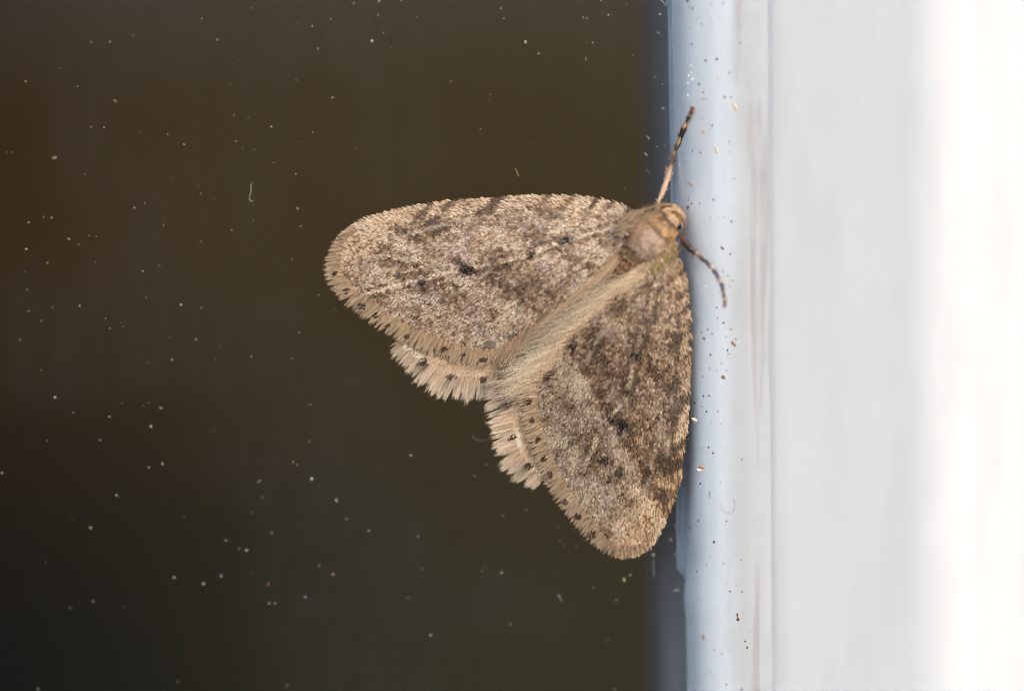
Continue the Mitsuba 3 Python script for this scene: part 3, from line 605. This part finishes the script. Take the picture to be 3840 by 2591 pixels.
def surface_fur(n, tmin, tmax, L, wd, lean, colf, seed):
    rng = np.random.default_rng(seed)
    tm = trimesh.Trimesh(bv, bm.faces, process=False)
    fc = tm.triangles_center; tt = (fc - axis0) @ ax / axl; nn = tm.face_normals
    wgt = tm.area_faces * ((tt > tmin) & (tt < tmax) & (nn[:, 1] < 0.25)); wgt /= wgt.sum()
    fi = rng.choice(len(wgt), n, p=wgt); r = rng.random((n, 2)); r = np.where((r.sum(1) > 1)[:, None], 1 - r, r)
    tv = tm.triangles[fi]; p = tv[:, 0] + (tv[:, 1] - tv[:, 0]) * r[:, :1] + (tv[:, 2] - tv[:, 0]) * r[:, 1:]
    no = nn[fi]; tg = ax - no * (no @ ax)[:, None]; tg /= np.linalg.norm(tg, axis=1, keepdims=True) + 1e-9
    d = tg * np.cos(lean) + no * np.sin(lean) + rng.normal(0, 0.22, (n, 3)); d /= np.linalg.norm(d, axis=1, keepdims=True)
    Ls = rng.uniform(*L, n); s = np.cross(d, no); s /= np.linalg.norm(s, axis=1, keepdims=True) + 1e-9
    w_ = rng.uniform(*wd, n)[:, None] / 2
    mid = p + d * (Ls * 0.55)[:, None]; tip = p + d * Ls[:, None] - no * (Ls * 0.15)[:, None]
    v = np.stack([p - s * w_ * 0.7, p + s * w_ * 0.7, mid + s * w_, mid - s * w_, tip], 1).reshape(-1, 3) * MM
    f = (np.array([[0, 1, 2], [0, 2, 3], [3, 2, 4]])[None] + (np.arange(n) * 5)[:, None, None]).reshape(-1, 3)
    t = (p - axis0) @ ax / axl
    c = colf(t, p) * (0.45 + 1.05 * rng.random(n))[:, None]
    return v, f, np.repeat(c, 5, 0)
furs = [surface_fur(3000, -0.3, 0.12, (0.06, 0.15), (0.02, 0.045), 0.5, body_color, 1),
        surface_fur(900, 0.12, 0.29, (0.10, 0.24), (0.03, 0.07), 0.10, body_color, 2),
        surface_fur(5200, 0.29, 0.72, (0.05, 0.14), (0.02, 0.045), 0.25, body_color, 3),
        surface_fur(700, 0.74, 1.05, (0.08, 0.2), (0.03, 0.06), 0.05, body_color, 4)]
v, f, c = join(furs)
add(f'{bk}__fur', (v, f), 'mat_hair', color=c, kind='stuff')

# tufts where the wings meet the thorax
rng = np.random.default_rng(5); out = []
for (xa, ya, xb, yb, xc, yc, xd, yd, n, c0) in ((2470, 800, 2400, 815, 2350, 935, 2330, 900, 130, (150, 122, 92)), (2405, 800, 2350, 870, 2290, 850, 2290, 900, 160, (158, 130, 102)),
                                          (2525, 905, 2430, 990, 2530, 990, 2440, 1060, 300, (160, 132, 92)), (2480, 930, 2400, 1010, 2420, 1000, 2330, 1060, 300, (190, 160, 124))):
    u = rng.random(n)
    A_ = np.stack([xa + (xb - xa) * u, ya + (yb - ya) * u]) + rng.normal(0, 12, (2, n)); T_ = np.stack([xc + (xd - xc) * u, yc + (yd - yc) * u]) + rng.normal(0, 18, (2, n))
    k = rng.uniform(0.3, 0.7, n); T_ = A_ + (T_ - A_) * k
    h0 = 2.1 + rng.uniform(0, 0.25, n); tone = (0.6 + 0.7 * rng.random(n))[:, None]
    out.append(strands(A_[0], A_[1], h0, (A_[0] + T_[0]) / 2 + rng.normal(0, 4, n), (A_[1] + T_[1]) / 2, h0 + 0.1, T_[0], T_[1], np.full(n, 2.2) + rng.uniform(-.05, .15, n), rng.uniform(4, 9, n), lin(*c0) * tone, lin(*c0) * 1.15 * tone, rng))
v, f, c = join(out)
add(f'{bk}__shoulder_tuft', (v, f), 'mat_hair', color=c, kind='stuff')

eye = trimesh.creation.icosphere(3, 0.14); eye.apply_translation(W3(2545, 848, 2.12)); eye.apply_scale(MM)
add(f'{MOTH}__eye', eye, 'mat_eye', smooth=True, label='blue black eye')
eye = trimesh.creation.icosphere(3, 0.13); eye.apply_translation(W3(2512, 779, 1.62)); eye.apply_scale(MM)
add(f'{MOTH}__eye', eye, 'mat_eye', smooth=True)

bead_xs = spline(bead, 200)
def front_h(px, py):
    """height of whatever surface lies there: glass, or the bead"""
    x = X(px); z = (1295.5 - py) / PXMM
    lean = -0.030 * np.clip(z, -20, 20); foot = math.exp(-max(x - X(2560), 0) / 0.9)
    xb = x - lean * (0.3 + 0.7 * foot)
    return 0.0 if xb < bead_xs[0, 0] else float(np.interp(xb, bead_xs[:, 0], bead_xs[:, 1]))

def limb(key, pts, bands, seed, label, hairs=60, sides=10):
    """pts: x, y, h, radius(px); bands: list of (t, colour)"""
    q = spline(pts, 90)
    under = np.array([front_h(a_, b_) for a_, b_ in q[:, :2]]); q[:, 2] = np.maximum(q[:, 2], under + q[:, 3] / PXMM * 1.3 + 0.05)
    path = P(q[:, 0], q[:, 1], q[:, 2]); t = np.linspace(0, 1, 90)
    bt = [b[0] for b in bands]; bc = np.array([lin(*b[1]) for b in bands])
    col = np.stack([np.interp(t, bt, bc[:, i]) for i in range(3)], 1)
    r = q[:, 3] / PXMM * MM
    rng = np.random.default_rng(seed)
    m, c = tube(path, r * (1 + 0.10 * (rng.random(90) - 0.5)), sides, col)
    parts = [(m[0], m[1], c)]
    i = rng.integers(2, 86, hairs); tg = np.gradient(q[:, :2], axis=0); tg /= np.linalg.norm(tg, axis=1, keepdims=True)
    sgn = rng.choice([-1, 1], hairs); L = rng.uniform(0.7, 1.7, hairs) * q[i, 3] + 4
    dx = tg[i, 0] * 0.8 - tg[i, 1] * sgn * 0.6; dy = tg[i, 1] * 0.8 + tg[i, 0] * sgn * 0.6
    x0 = q[i, 0] - tg[i, 1] * sgn * q[i, 3] * 0.8; y0 = q[i, 1] + tg[i, 0] * sgn * q[i, 3] * 0.8; h0 = q[i, 2]
    parts.append(strands(x0, y0, h0, x0 + dx * L * .5, y0 + dy * L * .5, h0, x0 + dx * L, y0 + dy * L, h0, rng.uniform(2, 4, hairs), col[i] * 0.9, col[i] * 1.2, rng, segs=2))
    v, f, c = join(parts)
    return add(key, (v, f), 'mat_leg', color=c * 1.15, label=label)
PALE, DK, TN, RD = (206, 176, 140), (74, 52, 46), (186, 150, 122), (150, 92, 84)
limb(f'{MOTH}__foreleg', [(2474, 800, 1.2, 6), (2468, 764, 0.95, 5.5), (2483, 724, 0.75, 9), (2492, 700, .65, 11), (2498, 684, .62, 9), (2505, 662, 0.55, 11.5), (2518, 615, .45, 7.5), (2531, 568, .4, 6), (2540, 540, 0.38, 8), (2552, 505, .45, 5.5), (2560, 484, .6, 7.5), (2575, 456, .85, 5), (2588, 428, 1.05, 6), (2597, 401, 1.25, 6)],
     [(0, (120, 92, 70)), (0.1, TN), (0.3, (205, 168, 136)), (0.42, (186, 150, 120)), (0.47, (112, 82, 64)), (0.53, (120, 90, 70)), (0.56, (200, 160, 126)), (0.60, (140, 104, 78)), (0.64, PALE), (0.69, (216, 184, 132)), (0.72, DK), (0.79, DK), (0.81, (200, 156, 104)), (0.84, (190, 150, 110)), (0.86, DK), (0.91, DK), (0.925, PALE), (0.935, DK), (0.96, (120, 70, 66)), (1, RD)], 3, 'upper banded foreleg reaching up the glass edge')
limb(f'{MOTH}__foreleg', [(2528, 872, 1.3, 7), (2540, 880, 1.75, 6), (2557, 895, 1.95, 7), (2580, 924, 2.15, 12), (2596, 940, 2.2, 11), (2610, 950, 2.2, 7), (2635, 971, 2.3, 6.5), (2667, 1000, 2.55, 6.5), (2685, 1026, 2.7, 6.5), (2701, 1054, 2.82, 6), (2711, 1081, 2.9, 6.5), (2716, 1112, 2.92, 5.5), (2718, 1133, 2.93, 6.5), (2716, 1154, 2.92, 5.5)],
     [(0, DK), (0.1, (110, 70, 60)), (0.2, (58, 44, 40)), (0.3, (62, 46, 40)), (0.335, (180, 140, 110)), (0.36, (110, 96, 72)), (0.44, (70, 62, 50)), (0.5, (84, 62, 80)), (0.545, (196, 168, 150)), (0.565, (190, 158, 140)), (0.585, (66, 48, 60)), (0.67, (74, 54, 64)), (0.70, (196, 166, 148)), (0.725, (186, 152, 134)), (0.74, (62, 46, 60)), (0.81, (66, 50, 62)), (0.83, (196, 166, 148)), (0.85, DK), (0.89, (90, 60, 66)), (0.905, (214, 176, 160)), (0.93, (110, 66, 62)), (1, (168, 110, 100))], 4, 'lower banded foreleg bent down over the white bead')

# the antenna laid back along the head, with its row of bristles
q = spline([(2520, 772, 1.9, 5), (2505, 768, 2.0, 5.5), (2480, 770, 2.05, 5), (2450, 777, 2.1, 4.5), (2420, 787, 2.15, 4), (2396, 800, 2.2, 3.2), (2370, 812, 2.2, 2.5)], 60)
m, c = tube(P(q[:, 0], q[:, 1], q[:, 2]), q[:, 3] / PXMM * MM, 8, np.repeat(lin(150, 116, 74)[None], 60, 0) * (0.7 + 0.5 * (np.arange(60) % 4 < 2))[:, None])
rng = np.random.default_rng(8); n = 26; i = np.linspace(8, 58, n).astype(int)
x0, y0, h0 = q[i, 0], q[i, 1] - 2, q[i, 2]
br = strands(x0, y0, h0, x0 - 3, y0 - 6, h0, x0 - 7 + rng.normal(0, 1.5, n), y0 - 14 + rng.normal(0, 2, n), h0, np.full(n, 3.6), np.repeat(lin(90, 68, 46)[None], n, 0), np.repeat(lin(120, 92, 62)[None], n, 0), rng, segs=3)
v, f, c = join([(m[0], m[1], c), br]); add(f'{MOTH}__antenna', (v, f), 'mat_leg', color=c, label='comb edged antenna laid back over the shoulder')
q = spline([(2522, 792, 2.1, 4), (2544, 802, 2.15, 4), (2563, 832, 2.1, 4), (2567, 866, 2.05, 3.8), (2558, 912, 2.0, 3.4), (2542, 955, 2.1, 2.6)], 40)
m, c = tube(P(q[:, 0], q[:, 1], q[:, 2]), q[:, 3] / PXMM * MM, 8, np.repeat(lin(132, 92, 62)[None], 40, 0) * (0.6 + 0.6 * (np.arange(40) % 4 < 2))[:, None]); add(f'{MOTH}__antenna', m, 'mat_leg', color=c, smooth=True)

# ------------------------------------------------------------------ dust, grime and lint
ICO = trimesh.creation.icosphere(1, 1.0)
def speck(key, px, py, r, col, label, category, group, stretch=1.0, ang=None, seed=0, dim=1.0):
    rng = np.random.default_rng(int(px * 7 + py * 13) + seed)
    v = np.array(ICO.vertices) * (1 + 0.5 * (meshkit.noise(np.array(ICO.vertices) * 1.4 + rng.uniform(0, 50, 3), 1) - 0.5))[:, None] * rng.uniform(0.75, 1.2, 3)
    v[:, 0] *= stretch; v[:, 2] *= 0.6
    a_ = rng.uniform(0, np.pi) if ang is None else ang
    x, y = v[:, 0] * math.cos(a_) - v[:, 1] * math.sin(a_), v[:, 0] * math.sin(a_) + v[:, 1] * math.cos(a_)
    h = front_h(px, py) + r / PXMM * 0.35
    q = P(px + x * r, py + y * r, h + v[:, 2] * r / PXMM)
    c = np.repeat(lin(*col)[None] * dim, len(q), 0) * (0.85 + 0.3 * rng.random((len(q), 1)))
    return add(key, (q, ICO.faces), 'mat_dust', color=c, smooth=True, label=label, category=category, group=group)

WH, GY, YE, GN, OR, PK, BL, DM = (206, 208, 196), (150, 148, 134), (188, 178, 128), (132, 146, 106), (176, 136, 94), (150, 120, 108), (150, 156, 172), (86, 80, 72)
def pts(x0, y0, sc, txt):
    """lists 'x,y,colour,size' read off an enlarged view with its corner at (x0, y0) and scale sc"""
    cols = dict(w=WH, g=GY, y=YE, n=GN, o=OR, p=PK, b=BL, d=DM)
    for item in txt.split():
        a_ = item.split(','); yield x0 + float(a_[0]) / sc, y0 + float(a_[1]) / sc, cols[a_[2]], float(a_[3])
pane_specks = [*pts(0, 0, 1.7815, '890,238,o,5 610,282,n,5 733,282,n,6 668,160,d,4 1348,128,g,4 1381,142,d,4 1451,269,p,6 1680,55,n,5 1984,152,d,5 2086,177,b,6 2208,131,n,5 2123,326,g,6 1589,407,d,4 1977,538,d,6 2220,655,g,7 398,457,y,3 413,434,d,2 170,545,w,4 517,579,w,3 699,630,d,3 768,677,p,7 1180,522,d,4 1539,564,g,4 1563,770,g,4 1657,788,g,3 1813,848,y,4 2088,885,w,3 608,850,y,4 695,853,w,4 932,889,g,3 1120,900,w,3 1229,966,w,4 1576,946,y,4 1620,992,n,3 1698,1001,g,3 2016,947,g,3 1828,1087,y,3 1260,828,d,4 43,1021,d,7 80,1019,d,6 365,1056,p,8 565,1164,y,3 1147,1185,g,3 1322,1245,y,3 1341,1295,w,4 1977,1164,y,3 968,1358,o,4 897,1389,w,4 1987,1394,g,7 1691,1375,g,3 1440,1331,d,3 1693,1477,g,3 293,1451,w,3 344,1455,w,4 190,1486,w,3.5 1092,1504,w,3 2010,1512,w,4 1547,1539,y,3 2054,839,d,2'),
    *pts(1200, 0, 1.7877, '226,25,b,6 395,12,y,5 545,6,o,5 391,103,p,5 424,222,y,5 347,276,w,8 480,322,p,4 651,117,n,5 1212,58,g,7 1232,127,g,4 1377,283,w,7 1465,361,g,6 1637,253,d,5 1882,8,b,5 2055,34,p,5 1933,102,w,5 1764,121,g,4 1791,125,g,4 1782,294,y,3 1827,289,y,4 878,551,y,4 871,658,d,3 1142,636,y,3 1126,676,g,3 1076,865,w,3 1420,960,g,2 243,998,o,3 2100,374,g,4 1830,411,d,3 2038,1269,d,9 2278,97,w,6 2268,223,g,6 2293,246,g,5 2245,517,g,6 2300,730,w,8 2192,915,w,3 2204,929,w,4 2180,1028,w,4 2189,1040,w,5 2192,1143,w,3 2203,1156,w,3'),
    *pts(0, 800, 1.7423, '172,234,y,5 309,324,o,5 161,380,g,3 177,500,w,3.5 450,168,w,4 515,203,g,3 580,145,w,3 629,153,g,3 624,318,w,3 932,379,w,4 1041,340,g,3 1313,186,g,3 1815,290,p,3 1908,303,w,3 1656,50,g,3 1513,110,y,3 955,549,g,3 1182,597,w,5 1316,617,y,4 1280,823,w,4.5 520,605,w,4 343,616,g,3.5 188,639,y,4 270,702,o,4 690,687,w,2.5 718,752,y,3 804,738,g,4 787,712,g,3 130,827,o,4 1107,810,n,3 1124,956,y,4 961,977,p,3 1440,860,g,3 1642,936,y,4 1907,950,y,3 1956,778,y,4 811,953,d,3 1407,954,g,3 267,1024,g,3 358,1202,w,5 478,1301,g,4 713,1329,w,5 798,1241,o,3 937,1258,o,4 972,1235,g,3 1050,1271,g,5 986,1391,w,5 304,1486,y,4 655,1481,g,7 1393,1418,g,3 2082,534,w,3 2185,631,y,4 2027,1250,g,4 2021,1490,g,4 1766,1168,p,2.5 497,740,d,2'),
    *pts(0, 1700, 1.76, '1072,68,w,6 982,92,w,4 768,275,w,6 1215,421,g,4 597,491,y,4 476,435,d,4 297,716,d,6 614,976,g,6 819,1013,d,7 463,1018,d,6 1149,818,g,7 1342,859,w,6 1458,808,b,8 1627,638,w,6 1580,627,g,4 1490,573,y,4 1793,524,y,4 1733,289,p,4 1661,387,p,3 1770,861,o,5 1653,787,d,5 1777,987,o,6 1815,987,o,6 2014,947,b,6 2107,740,o,5 2196,797,p,6 2057,168,w,8 1935,57,y,4 1962,73,o,4 2220,310,w,5 1173,1507,d,8 250,1555,g,7 1892,1530,d,8 12,129,y,5'),
    *pts(1200, 1700, 1.76, '600,13,w,5 1100,72,w,4 1019,149,g,4 1273,146,g,4 174,433,w,4 322,510,w,4 647,547,b,5 1208,412,g,6 1364,369,o,5 541,433,d,3 1571,483,g,5 1588,574,o,5 1607,605,o,4 1688,617,w,4 2047,803,w,5 2006,833,y,7 1803,886,o,5 1955,966,g,5 1576,943,b,8 1592,964,y,4 1198,784,y,6 1070,773,g,4 1090,747,g,3 677,763,g,4 580,952,y,4 86,797,p,6 729,1198,g,7 1256,1123,y,6 1900,1235,d,9 2200,668,w,8 1930,1085,d,4 1944,1555,p,5 1430,252,n,3')]
ORD = ['topmost', 'second', 'third', 'fourth', 'fifth', 'sixth', 'seventh', 'eighth', 'ninth', 'tenth', 'eleventh', 'twelfth', 'thirteenth', 'fourteenth', 'fifteenth', 'sixteenth', 'seventeenth', 'eighteenth', 'nineteenth', 'twentieth']
def name_places(items, where, what):
    '''a label for each: size, colour, place, and its rank from the top among its like there'''
    cls = {}
    for k, (x, y, c, r) in enumerate(items):
        cls.setdefault((words[tuple(c)], where(x, y)), []).append(k)
    out = {}
    for (colour, place), ks in cls.items():
        ks.sort(key=lambda k: items[k][1])
        for i, k in enumerate(ks):
            rank = 'the only one' if len(ks) == 1 else 'lowest' if i == len(ks) - 1 else ORD[i] + ('' if i == 0 else ' from top')
            out[k] = f'{colour} {what} {place}, {rank} there'
    return out
words = {WH: 'white', GY: 'grey', YE: 'yellowish', GN: 'greenish', OR: 'orange', PK: 'pinkish', BL: 'bluish', DM: 'dim'}
def where_pane(x, y):
    col = 'left edge' if x < 360 else 'left' if x < 780 else 'middle' if x < 1300 else 'right' if x < 2150 else 'frame side'
    row = 'top' if y < 330 else 'upper' if y < 800 else 'mid height' if y < 1350 else 'lower' if y < 1950 else 'bottom'
    return f'on {row} {col} glass'
pane_labels = name_places(pane_specks, where_pane, 'dust speck')
for k, (x, y, c, r) in enumerate(pane_specks):
    speck('dust_speck', x, y, r * (0.62 + 0.2 * ((k * 29) % 7) / 7), c, pane_labels[k], 'dust', 'dust specks scattered over the dark glass', dim=0.55 + 0.4 * ((k * 53) % 11) / 11, stretch=1.0 + 0.5 * ((k * 37) % 5 == 0))

BK, BR, RB, PU, TA, LG = (40, 36, 34), (120, 84, 60), (150, 104, 92), (84, 62, 98), (206, 174, 134), (236, 238, 236)
def pts2(x0, y0, txt):
    cols = dict(k=BK, r=RB, b=BR, p=PU, t=TA, w=LG, d=(90, 84, 84), m=(178, 170, 172))
    for item in txt.split():
        a_ = item.split(','); yield x0 + float(a_[0]) / 1.5918, y0 + float(a_[1]) / 1.5918, cols[a_[2]], float(a_[3])
grime = [*pts2(2380, 0, '490,356,k,7 424,362,d,5 537,581,k,4 577,583,b,5 565,436,r,4 385,503,p,6 497,470,t,6 345,903,k,3 393,914,k,4 318,1240,b,7 388,1217,p,4 338,1218,k,3.5 323,1186,k,3 470,1193,r,4.5 484,1171,r,3 410,787,t,8 462,750,r,5 313,8,b,5 345,52,r,5 327,45,r,3 375,110,m,5 400,145,p,3 340,265,r,5 338,170,m,5 408,553,r,5 405,590,r,3 424,592,r,3 530,22,d,4 460,30,r,3 627,260,b,4 627,160,d,3 587,177,d,2.5 503,108,m,4 578,1322,d,4 500,1300,r,2.5 452,1302,r,3 530,1297,m,4 564,847,m,4 564,907,m,4 535,1073,m,3 595,1066,m,5 401,707,m,5 418,220,m,4 380,436,m,4'),
    *pts2(2380, 900, '571,85,p,4 527,190,r,4 557,215,r,4 570,240,r,3 586,243,r,3 568,278,b,4 500,315,d,2.5 490,403,k,3 494,468,p,3 531,495,p,6 574,533,b,3.5 437,535,b,3.5 462,560,b,3.5 400,550,b,3 412,585,r,6 418,592,r,4 585,615,r,7 598,628,r,5 545,578,d,3 603,590,r,4 525,645,r,3 554,658,k,4 452,685,k,5 565,720,d,2.5 517,735,b,3.5 448,767,p,3 489,780,d,3 549,780,r,3.5 405,815,d,4 527,817,r,7 538,826,r,5 411,932,k,4 444,930,p,4 358,972,k,4.5 403,993,k,3 428,1023,k,4 496,1022,r,4 320,1187,t,4 441,1237,d,4 400,1240,m,4 468,1270,r,5 320,1343,k,4 640,1310,d,3 458,1092,m,4 516,1096,m,4'),
    *pts2(2380, 1750, '393,100,k,4 513,92,t,3.5 547,323,r,4.5 380,322,b,5 473,448,b,5 455,540,t,5 433,583,t,4 530,576,t,3.5 635,555,b,3 372,622,r,4 570,743,r,4 642,745,d,4 612,880,b,5 613,893,k,3 617,910,b,7 659,1040,k,4 672,1078,b,5 520,1112,m,5 477,1090,m,4 548,1295,t,5 640,1325,d,4')]
words.update({BK: 'black', BR: 'brown', RB: 'reddish', PU: 'purple', TA: 'tan', LG: 'whitish', (90, 84, 84): 'dark grey', (178, 170, 172): 'faint grey'})
def where_bead(x, y):
    row = 'above the upper leg' if y < 400 else 'beside the upper leg' if y < 740 else 'beside the lower leg' if y < 1160 else 'beside upper right wing' if y < 1480 else 'beside lower right wing' if y < 1850 else 'below the wing' if y < 2250 else 'at the bottom'
    return 'on bead ' + row
grime_labels = name_places(grime, where_bead, 'dirt speck')
for k, (x, y, c, r) in enumerate(grime):
    speck('grime_speck', x, y, r * 0.85, c, grime_labels[k], 'dirt', 'dirt specks on the white bead')
edge_specks = [*pts2(2380, 0, '335,395,w,5 335,435,w,6 322,455,w,5 343,475,w,6 318,498,w,4 316,572,w,6 225,1092,w,3 247,1100,w,4 267,985,w,3.5 306,943,t,4 122,460,t,4 168,650,t,5 164,507,t,3 235,630,w,4 228,285,w,4 130,877,w,2.5 215,810,w,2.5 178,873,w,2.5 200,947,w,3 425,1710,w,4'),
    *pts2(2380, 1750, '240,352,w,4 256,350,w,5 240,520,w,4 256,518,w,5 240,738,w,4 256,735,w,5 215,433,t,6 226,440,t,3 295,370,w,3 288,458,w,4 296,540,w,4 338,1005,w,8')]
crumb_labels = name_places(edge_specks, lambda x, y: where_bead(x, y).replace('on bead', 'along glass edge'), 'crumb')
for k, (x, y, c, r) in enumerate(edge_specks):
    speck('edge_crumb', x, y, r * 0.8, c, crumb_labels[k], 'dust', 'whitish crumbs along the glass edge')

def lint(key, px, r, col, label, h=0.05, category='fibre'):
    q = spline(px, 40); hh = np.array([front_h(a_, b_) for a_, b_ in q[:, :2]]) + h
    m, c = tube(P(q[:, 0], q[:, 1], hh), np.full(40, r / PXMM * MM) * np.r_[np.linspace(.4, 1, 6), np.ones(28), np.linspace(1, .4, 6)], 6, np.repeat(lin(*col)[None], 40, 0))
    return m, c, add(key, m, 'mat_dust', color=c, smooth=True, label=label, category=category)
Z4 = lambda *a_: [(x / 1.7815, y / 1.7815) for x, y in a_]
Z5 = lambda *a_: [(1200 + x / 1.7877, y / 1.7877) for x, y in a_]
ZC = lambda *a_: [(2380 + x / 1.5918, 1750 + y / 1.5918) for x, y in a_]
lint('lint_fibre', Z4((1686, 1220), (1676, 1245), (1677, 1280), (1666, 1320), (1675, 1345), (1697, 1340)), 1.5, (150, 148, 130), 'thin pale hooked fibre on the glass above the left wing tip')
lint('lint_fibre', Z5((1308, 1130), (1322, 1158), (1332, 1186)), 1.7, (150, 140, 90), 'short yellowish fibre on the glass just above the left wing edge')
lint('lint_fibre', Z5((1781, 380), (1782, 396), (1783, 412)), 1.6, (140, 128, 96), 'short upright fibre on the upper glass near the frame')
lint('lint_fibre', [(1700 / 1.76, 1700 + 195 / 1.76), (1710 / 1.76, 1700 + 184 / 1.76), (1720 / 1.76, 1700 + 172 / 1.76)], 1.8, (150, 140, 120), 'short slanting fibre on the lower left glass')
lint('lint_fibre', [(1770, 1632), (1790, 1649), (1812, 1652), (1838, 1640)], 1.3, (160, 160, 150), 'fine curved fibre beside the hindwing fringe')
lint('lint_fibre', [(2450, 2095), (2451, 2130), (2453, 2165)], 1.4, (130, 130, 128), 'faint upright fibre below the right wing tip')
lint('lint_fibre', ZC((510, 225), (530, 262), (570, 275), (598, 245), (595, 205), (575, 190)), 1.5, (178, 176, 178), 'curled grey hair on the white bead')
m1, c1, k1 = lint('lint_fibre', ZC((268, 286), (288, 293), (298, 312), (308, 340), (322, 365), (345, 345)), 2.6, (196, 204, 184), 'pale branching fibre on the seal right of the right wing tip')
lint('lint_fibre', [(2475, 0), (2490, 12), (2500, 26)], 2.0, (190, 196, 180), 'pale bent fibre at the top of the glass edge')
lint('lint_fibre', [(2497, -6), (2499, 10), (2497, 22)], 2.0, (190, 196, 180), 'short pale straight fibre at the top of the glass edge')
def flake(key, px, py, L, wd, ang, col, label, category='debris'):
    return speck(key, px, py, wd, col, label, category, None, stretch=L / wd, ang=ang)
flake('seed_husk', 2606, 1575, 16, 6.5, 0.45, (226, 214, 188), 'cream seed husk on the bead beside the right wing')
flake('crumb', 2632, 1752, 12, 7, 0.2, (198, 140, 86), 'orange brown crumb on the bead beside the right wing tip')
flake('crumb', 2622, 1762, 12, 7, 0.1, (244, 240, 230), 'white crumb touching an orange one on the bead')
flake('glass_chip', 2530, 670, 10, 7, 1.2, (216, 232, 226), 'pale green chip on the seal beside the upper leg')
flake('dirt_streak', 2591, 693, 14, 5, 0.7, (176, 140, 124), 'brown streak of dirt on the bead below the upper leg tip')
flake('dirt_streak', 2685, 563, 17, 5, 1.35, (220, 192, 168), 'faint tan streak of dirt on the bead right of the upper leg')
flake('dirt_streak', 2757, 402, 16, 6, 1.0, (226, 200, 164), 'faint yellowish streak of dirt high on the bead')
flake('dirt_streak', 2663, 1852, 15, 5, 1.5, (180, 168, 188), 'mauve streak of dirt on the lower bead')
flake('dirt_streak', 2639, 2389, 14, 6, 1.4, (176, 132, 110), 'brown oval of dirt on the lowest bead')
flake('dirt_streak', 2708, 931, 8, 3, 0.6, (96, 70, 92), 'purple dash of dirt on the bead beside the lower leg')
flake('dirt_streak', 2734, 1328, 7, 2.2, 0.0, (190, 160, 110), 'tan dash of dirt on the bead right of the right wing')
flake('dirt_flake', 2566, 2190, 26, 7, 0.35, (126, 136, 126), 'olive flake of dirt on the lower glass edge')
flake('dirt_flake', 2589, 1571, 6, 4.5, 0.3, (34, 38, 46), 'black dirt flake between right wing and seed husk')
